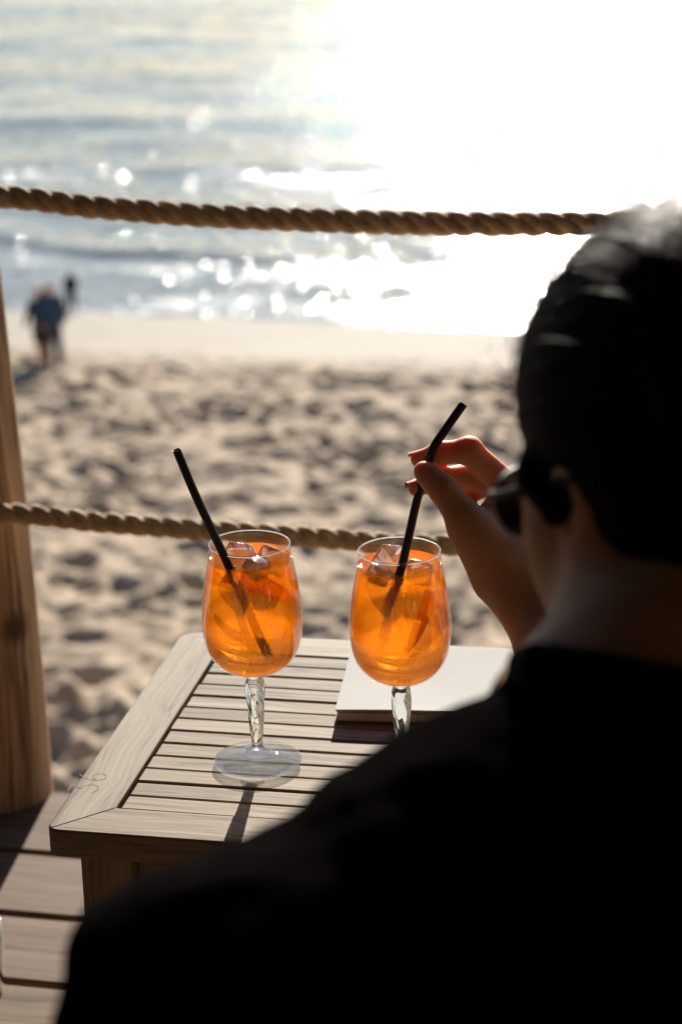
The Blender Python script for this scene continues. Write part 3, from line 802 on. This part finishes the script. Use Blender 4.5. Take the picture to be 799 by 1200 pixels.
lo = np.minimum.reduce([hp(478, 500, -.045), hp(660, 500, -.045), hp(478, 760, -.045)]); hi = np.maximum.reduce([hp(478, 505, .1), hp(665, 505, .1), hp(665, 790, .1)])
lo[2] = min(lo[2], hp(640, 850, 0)[2]); lo[1] -= .06; hi[0] += .055; hi[2] = hp(540, 480, 0)[2]; hi[2] = max(hi[2], hp(540, 490, .08)[2])
P = grid(lo, hi, h_); D = hand_sdf(P)
D += .00022 * wob(P, 900, 3)
def crease(p, q, amp=.0007):
    ax = (q - p) / np.linalg.norm(q - p); g = (P - p.astype(np.float32)) @ ax.astype(np.float32); r2 = ((P - p.astype(np.float32)) ** 2).sum(-1)
    return amp * sum(np.exp(-((g - k * .0036) / .0011) ** 2) for k in (-1, 0, 1)) * np.exp(-r2 / .00035)
for ch_ in [thumb] + list(chains.values())[:2]:
    for i_ in (1, 2): D += crease(hp(*ch_[i_][:3]), hp(*ch_[i_ + 1][:3]))
hV, hF = nets(D, lo, h_)
# rest of the arm, coarser, overlapping the forearm
h_ = .005
lo2 = np.minimum(EL, SHR) - .08; hi2 = np.maximum(np.maximum(EL, SHR), WR) + .06
P = grid(lo2, hi2, h_)
A_, B_ = WR * .8 + EL * .2, WR * .55 + EL * .45
D = cone(P, WR * .42 + EL * .58, EL, .0385, .040)
D = smin(D, cone(P, EL, SHR, .040, .052), .02)
aV, aF = nets(D, lo2, h_)
# trunk, legs, left arm
lo3 = np.array([-.25, .35, -.02]); hi3 = np.array([.5, 1.35, .95]); h_ = .011
P = grid(lo3, hi3, h_)
KN = [np.array([.02, 1.02, .44]), np.array([.30, 1.06, .44])]; HJ = [HIP + [-.09, .04, -.02], HIP + [.09, .06, -.02]]
FT = [np.array([-.02, .98, .06]), np.array([.33, 1.02, .06])]
CHS = NB * .55 + HIP * .45
def trunk_sdf(P):
    D = cone(P, NB + np.array([0, -.03, -.06]), CHS, .09, .12)
    D = smin(D, cone(P, CHS, HIP, .12, .125), .05)
    D = smin(D, cone(P, NB + np.array([0, 0, -.06]), SHL, .045, .05), .04); D = smin(D, cone(P, NB + np.array([0, 0, -.06]), SHR, .045, .05), .04)
    D = smin(D, cone(P, SHL, ELL, .052, .042), .02); D = smin(D, cone(P, ELL, WRL, .042, .027), .02)
    D = smin(D, cone(P, WRL, WRL + np.array([.03, .08, -.02]), .026, .03), .02)
    for i in (0, 1):
        D = smin(D, cone(P, HJ[i], KN[i], .085, .058), .03); D = smin(D, cone(P, KN[i], FT[i], .056, .036), .02); D = smin(D, cone(P, FT[i] + [0, -.03, 0], FT[i] + np.array([0, .15, -.025]), .04, .03), .02)
    return D
D = trunk_sdf(P)
tV, tF = nets(D, lo3, h_)
VV = np.concatenate([bodyV, hV, aV, tV]); n1, n2, n3 = len(bodyV), len(bodyV) + len(hV), len(bodyV) + len(hV) + len(aV)
add_part('body', VV, np.concatenate([bodyF, hF + n1, aF + n2, tF + n3]), M['skin'])
# nails
def nail(tip, prev, side, w_, l_):
    t_ = (tip - prev) / np.linalg.norm(tip - prev); s_ = np.cross(t_, side); s_ /= np.linalg.norm(s_); n_ = np.cross(s_, t_); V, F = [], []
    for j in range(7):
        for i in range(7):
            a = (i - 3) / 3; b = j / 6
            ww = w_ * (1 - .25 * max(0, b - .6) / .4)
            V.append(tip + t_ * l_ * (b - .35) + s_ * ww * a + n_ * (.0008 - w_ * .55 * a * a))
    for j in range(6):
        for i in range(6): F.append((j * 7 + i, j * 7 + i + 1, j * 7 + 8 + i, j * 7 + 7 + i))
    return V, F
M['nail'] = skin('nail', (.62, .36, .27))
# thumb nail faces up and away from the pad
def nail_for(c, r, face):
    a, b = hp(*c[-2][:3]), hp(*c[-1][:3]); nrm = face - (b - a) * ((face @ (b - a)) / ((b - a) @ (b - a))); nrm /= np.linalg.norm(nrm)
    return nail(b + nrm * r * .93, a + nrm * r, nrm, r * .82, .012)
for c, fc in ((chains['index'], up), (chains['middle'], up + fw * .4)):
    V, F = nail_for(c, c[-1][3], np.asarray(fc)); o = add_part('fingernail', V, F, M['nail'])

COLLAR = .052
# clothes: one loose black top over trunk and arms
lo4 = np.array([-.27, .33, .30]); hi4 = np.array([.55, 1.5, .98]); h_ = .0075
P = grid(lo4, hi4, h_)
k_ = .5 * wob(P, 55, 11) + .35 * wob(P, 120, 12)
D = cone(P, NB + np.array([-.01, -.02, -.055]), CHS, .105, .15)
D = smin(D, cone(P, CHS, HIP, .15, .155), .06)
sil = [at(690, 904, 1.03), at(510, 1032, .97), at(396, 1146, .93), SHL]
rads = [.058, .062, .064, .072]
for i in range(3): D = smin(D, cone(P, sil[i], sil[i + 1], rads[i], rads[i + 1]), .02)
D = smin(D, cone(P, NB + np.array([0, 0, -.035]), SHR, .068, .07), .03)
D = smin(D, cone(P, SHL, ELL, .072, .06), .02); D = smin(D, cone(P, ELL, WRL, .06, .042), .02)
D = smin(D, cone(P, SHR, EL * .8 + SHR * .2, .07, .06), .02)
# neckline cut round the neck
nd = (H(-.022, 0, -.05) - NB); nd /= np.linalg.norm(nd)
D = smin(D, cone(P, NB + np.array([0, -.004, 0]), NB + nd * .12, .066, .062), .02)
D = np.minimum(D, np.maximum(np.minimum(trunk_sdf(P), neck_sdf(P, False)) - .011, .33 - P[..., 2]))
D = D + .010 * k_ + .0035 * wob(P, 230, 14)
cn = nd * .8 + np.array([-.12, .0, .55]); cn /= np.linalg.norm(cn)
pl_ = COLLAR - (P - NB.astype(np.float32)) @ cn.astype(np.float32)
D = np.maximum(D, -np.maximum(pl_, cone(P, NB, NB + nd * .4, .12, .12)))
cV, cF = nets(D, lo4, h_)
add_part('black_top', cV, cF, M['shirt'])
lo5 = np.array([-.2, .38, .0]); hi5 = np.array([.5, 1.2, .6]); h_ = .010
P = grid(lo5, hi5, h_); D = ellip(P, HIP, (.19, .15, .13))
for i in (0, 1): D = smin(D, smin(cone(P, HJ[i], KN[i], .095, .07), cone(P, KN[i], FT[i] + [0, 0, .04], .07, .055), .02), .03)
D = D + .005 * wob(P, 60, 5)
pV, pF = nets(D, lo5, h_); add_part('trousers', pV, pF, M['shirt'])
# hair mass
lo = HC - .2; hi = HC + .2; lo[2] = min(lo[2], NB[2]); h_ = .0036
P = grid(lo, hi, h_); L = (P - HC.astype(np.float32)) @ HM
D = ellip(L, (-.018, 0, .034), (.104, .0865, .096))
cut = np.maximum(-(L[..., 0] - .030 - .35 * (L[..., 2] - .0)), -(.105 - L[..., 2]))       # face opening
D = np.maximum(D, -cut + 0 * D) if False else np.maximum(D, (L[..., 0] - (.026 + .55 * np.maximum(L[..., 2] + .0, 0) ** 1 + .10 * np.minimum(L[..., 2], 0))) * .8)
D = np.maximum(D, -(L[..., 2] + .046 + .9 * np.minimum(-L[..., 0] - .0, .0)) * .8)
D = smin(D, cone(L, (-.036, .022, -.03), (-.066, .008, -.105), .056, .046), .03); D = smin(D, cone(L, (-.036, -.022, -.03), (-.066, -.008, -.105), .056, .046), .03)
D = smin(D, ellip(L, (-.125, -.01, -.02), (.04, .045, .042)), .015)
D = smin(D, cone(L, (.024, .076, .008), (.008, .0800, -.012), .013, .008), .01)           # lock over the temple
D = smin(D, cone(L, (.022, -.076, .0), (.012, -.0765, -.022), .008, .004), .008)
D = D + .0016 * wob(L * np.array([1, 3, 3], np.float32), 160, 21)
gV, gF = nets(D, lo, h_); hair = add_part('hair', gV, gF, M['hair'])
# strands: flyaway hairs combed back over the crown
Vh, Fh, nn = [], [], 0
for i in range(1500):
    a = random.uniform(-1.5, 1.5); fr = random.uniform(.2, 1.0); fly = i % 5 == 0; lift = abs(random.gauss(0, 1)) * (.011 if fly else .003); start = random.uniform(0, 2.2); ln = random.uniform(.5, 1.3)
    pts = []
    for t_ in np.linspace(start, start + ln, 9):
        th_ = .35 + t_; q = np.array([-.018 + .1045 * math.cos(th_) , .0875 * math.sin(a) * (1 if True else 0), .034 + .0968 * math.sin(th_) * math.cos(a)])
        q[0] = -.018 + .1045 * math.cos(th_) * (.45 + .55 * math.cos(a)); 
        c_ = np.array([-.018, 0, .034]); dd = (q - c_); sc_ = 1 / math.sqrt((dd[0] / .105) ** 2 + (dd[1] / .0872) ** 2 + (dd[2] / .0968) ** 2)
        lf = lift * math.sin(math.pi * (t_ - start) / ln * .9 + .1)
        q = c_ + dd * sc_ * (1 + lf / .095)
        if q[0] > .03 + .55 * max(q[2], 0): continue
        pts.append(HC + HM @ q + np.array([random.gauss(0, .0003) for _ in range(3)]))
    if len(pts) < 4: continue
    if a > .7 and fly is False: continue
    V, F = tube(pts, np.linspace(.00017, .00008, len(pts)), 3, False)
    Vh.append(np.array(V)); Fh += [tuple(j + nn for j in f) for f in F]; nn += len(V)
st = add_part('hair_strands', np.concatenate(Vh), Fh, M['strand'], None); tag(st, kind='stuff')

# sunglasses
sg = empty('sunglasses', H(.1, 0, 0)); SO = H(.1, 0, 0)
tag(sg, 'brown sunglasses worn by the person in the black top', 'sunglasses')
M['lens'] = plain('dark_lens', (.012, .008, .006), .2, Specular__IOR__Level=.12); M['frame'] = plain('brown_frame', (.022, .010, .005), .5, Specular__IOR__Level=.1)
for s_ in (-1, 1):
    Vl, Fl = [], []; n = 24; ring = []
    for t_ in (0, 1):
        for k in range(n):
            a = 2 * math.pi * k / n; ca_, sa = math.cos(a), math.sin(a)
            l = s_ * (.036 + .029 * math.copysign(abs(ca_) ** .8, ca_)); u_ = -.006 + .0175 * math.copysign(abs(sa) ** .85, sa)
            f = .1065 - 5.0 * l * l - .0015 * t_ - abs(u_ + .006) * .08
            Vl.append(H(f, l, u_)); 
            if t_ == 0: ring.append(H(f - .0008, l, u_))
    Fl = [tuple(range(n)), tuple(range(2 * n - 1, n - 1, -1))] + [(k, (k + 1) % n, n + (k + 1) % n, n + k) for k in range(n)]
    link('lens', mesh('lens', np.array(Vl) - SO, Fl, False), M['lens'], sg)
    V, F = tube(ring + [ring[0], ring[1]], .0022, 8, False); link('rim', mesh('rim', np.array(V) - SO, F), M['frame'], sg)
    V, F = tube(spline([H(.0850, s_ * .0650, .000), H(.081, s_ * .071, .001), H(.06, s_ * .076, .001), H(.0, s_ * .081, .004), H(-.02, s_ * .081, -.008)], 24), .0026, 8)
    link('temple_arm', mesh('temple_arm', np.array(V) - SO, F), M['frame'], sg)
V, F = tube(spline([H(.107, -.008, -.006), H(.110, 0, -.002), H(.107, .008, -.006)], 9), .002, 8); link('bridge', mesh('bridge', np.array(V) - SO, F), M['frame'], sg)

# stool under the person
stool = empty('stool', (HIP[0], HIP[1], 0)); tag(stool, 'low wooden stool under the person in the black top', 'stool')
link('seat', boxm('seat', .40, .36, .035, .008), M['teak'], stool, (0, 0, .31))
sl_me = boxm('leg', .276, .04, .04, .003); sl_me.transform(Matrix.Translation((0, 0, .02)))
for sx in (-1, 1):
    for sy in (-1, 1): link('leg', sl_me, M['teak'], stool, (sx * .16, sy * .14, .139), (0, R(90), 0))

# clear glass vessel on the deck
gv = plane(-31, 1160, 0); V, F = lathe([(1e-4, .004), (.030, .004), (.0335, .008), (.036, .05), (.0355, .085), (.0365, .0862), (.0380, .085), (.0388, .05), (.036, .004), (.034, .0006), (1e-4, .0006)], 48)
o = link('glass_jar', mesh('glass_jar', V, F), M['glass'], None, (gv[0], gv[1], .001)); tag(o, 'clear rounded glass jar standing on the deck boards', 'jar')

# ------------------------------------------------------------------ people on the beach
def walker(px, dd, h, colors, hairc, label, face, legs_bare=False, step=.12):
    x, y = px
    d = ray(x, y); lo_, hi_ = 20., 90.
    for _ in range(50):
        m_ = .5 * (lo_ + hi_); p = CAM + d * m_
        gz = float(ground_h(np.array([p[0]]), np.array([p[1]]))[0][0]); gz = max(gz, SEA_Z)
        if p[2] > gz: lo_ = m_
        else: hi_ = m_
    p = CAM + d * lo_ + np.array([0, dd, 0]); p[2] = float(ground_h(np.array([p[0]]), np.array([p[1]]))[0][0]) - .01
    root = empty('person', p, face); tag(root, label, 'person')
    s = h / 1.72; hh = .018 * s
    def build(name, fn, lo, hi, mat):
        P = grid(np.array(lo) * s, np.array(hi) * s, hh) ; V, F = nets(fn(P / s) * s, np.array(lo) * s, hh)
        return link(name, mesh(name, V, F), mat, root)
    c = lambda P, a, b, ra, rb: cone(P, a, b, ra, rb)
    feet = [(-.10, step, .05), (.10, -step, .05)]; kn = [(-.095, step * .9, .48), (.095, -step * .2, .48)]; hp_ = [(-.085, 0, .88), (.085, 0, .88)]
    el = [(-.27, -.02, 1.13), (.27, .04, 1.13)]; wr = [(-.20, .16, .98), (.25, .18, 1.0)]; sh = [(-.18, 0, 1.40), (.18, 0, 1.40)]
    def legs(P, off):
        d = None
        for i in (0, 1):
            q = smin(c(P, hp_[i], kn[i], .085 + off, .058 + off), c(P, kn[i], feet[i], .055 + off, .036 + off), .02)
            d = q if d is None else smin(d, q, .02)
        return d
    def arms(P, off):
        d = None
        for i in (0, 1):
            q = smin(c(P, sh[i], el[i], .055 + off, .042 + off), c(P, el[i], wr[i], .042 + off, .03 + off), .02); d = q if d is None else np.minimum(d, q)
        return d
    def trunk(P, off): return smin(smin(ellip(P, (0, 0, 1.25), (.19 + off, .12 + off, .24 + off)), ellip(P, (0, 0, .95), (.165 + off, .12 + off, .15 + off)), .08), c(P, sh[0], sh[1], .055 + off, .055 + off), .05)
    def skin_(P):
        d = smin(trunk(P, 0), legs(P, 0), .03); d = smin(d, arms(P, 0), .02)
        d = smin(d, c(P, (0, 0, 1.38), (0, .01, 1.54), .055, .05), .03); d = smin(d, ellip(P, (0, .015, 1.60), (.075, .092, .115)), .02)
        d = smin(d, c(P, (0, .105, 1.60), (0, .115, 1.575), .012, .014), .015)
        for i in (0, 1):
            f = np.array(feet[i]); d = smin(d, c(P, f + [0, -.03, -.01], f + [0, .15, -.02], .035, .028), .02)
            w_ = np.array(wr[i]); d = smin(d, c(P, w_, w_ + [0, .06, -.06], .028, .03), .015)
        return d
    build('body', skin_, (-.4, -.3, -.02), (.4, .4, 1.76), M['skin'])
    build('jacket', lambda P: smin(np.maximum(trunk(P, .025), .86 - P[..., 2]), arms(P, .02), .02), (-.42, -.3, .8), (.42, .4, 1.52), colors[0])
    cut = .55 if legs_bare else .10
    build('trousers', lambda P: np.maximum(smin(smin(legs(P, .03), ellip(P, (0, 0, .93), (.19, .14, .13)), .03), ellip(P, (0, 0, .75), (.17, .13, .25)), .05 if legs_bare else .02) if legs_bare else smin(legs(P, .03), ellip(P, (0, 0, .93), (.19, .14, .13)), .03), cut - P[..., 2]), (-.35, -.35, 0), (.35, .35, 1.1), colors[1])
    build('hair', lambda P: smin(np.maximum(ellip(P, (0, -.005, 1.625), (.092, .105, .115)), P[..., 1] - .055), c(P, (0, -.06, 1.6), (0, -.09, 1.36), .085, .07), .04), (-.2, -.25, 1.2), (.2, .2, 1.78), hairc)
M['blue'] = plain('blue_cloth', (.02, .06, .12), .8); M['grey'] = plain('dark_grey_cloth', (.05, .048, .052), .85); M['blk2'] = plain('black_knit', (.012, .012, .014), .85)
M['red_hair'] = plain('red_brown_hair', (.14, .045, .02), .5); M['dk_hair'] = plain('dark_brown_hair', (.03, .018, .012), .5)
walker((64, 430), 0, 1.74, (M['blue'], M['grey']), M['red_hair'], 'person in a blue jacket and long dark grey trousers on the sand', R(-160))
walker((47, 428), .5, 1.64, (M['blk2'], M['blk2']), M['red_hair'], 'person in black with bare lower legs beside the blue jacket', R(-200), True)
walker((85, 366), 0, 1.02, (M['blk2'], M['grey']), M['dk_hair'], 'small far figure in dark clothes at the water\'s edge', R(20), False, .2)

# ------------------------------------------------------------------ added timber shelter, out of view, cuts sky light on deck and person
M['blocker_wood'] = wood('blocker_dark_wood', (.02, .014, .01), (.04, .028, .02), (.06, .042, .03), gscale=.5)
blocker = empty('sky_blocker', tuple(Vd * (edge_v - 3.4)), -TH); tag(blocker, 'added dark timber shelter, out of view, blocking sky light over the deck', 'light blocker')
link('blocker_wall', boxm('blocker_wall', 5.2, .12, 2.6, .01), M['blocker_wood'], blocker, (0, -.1, 2.6))
for sx in (-1, 1): link('blocker_side', boxm('blocker_side', .12, 3.0, 2.6, .01), M['blocker_wood'], blocker, (sx * 2.5, 1.47, 2.6))
link('blocker_top', boxm('blocker_top', 5.6, 3.75, .12, .01), M['blocker_wood'], blocker, (0, 1.66, 2.725))
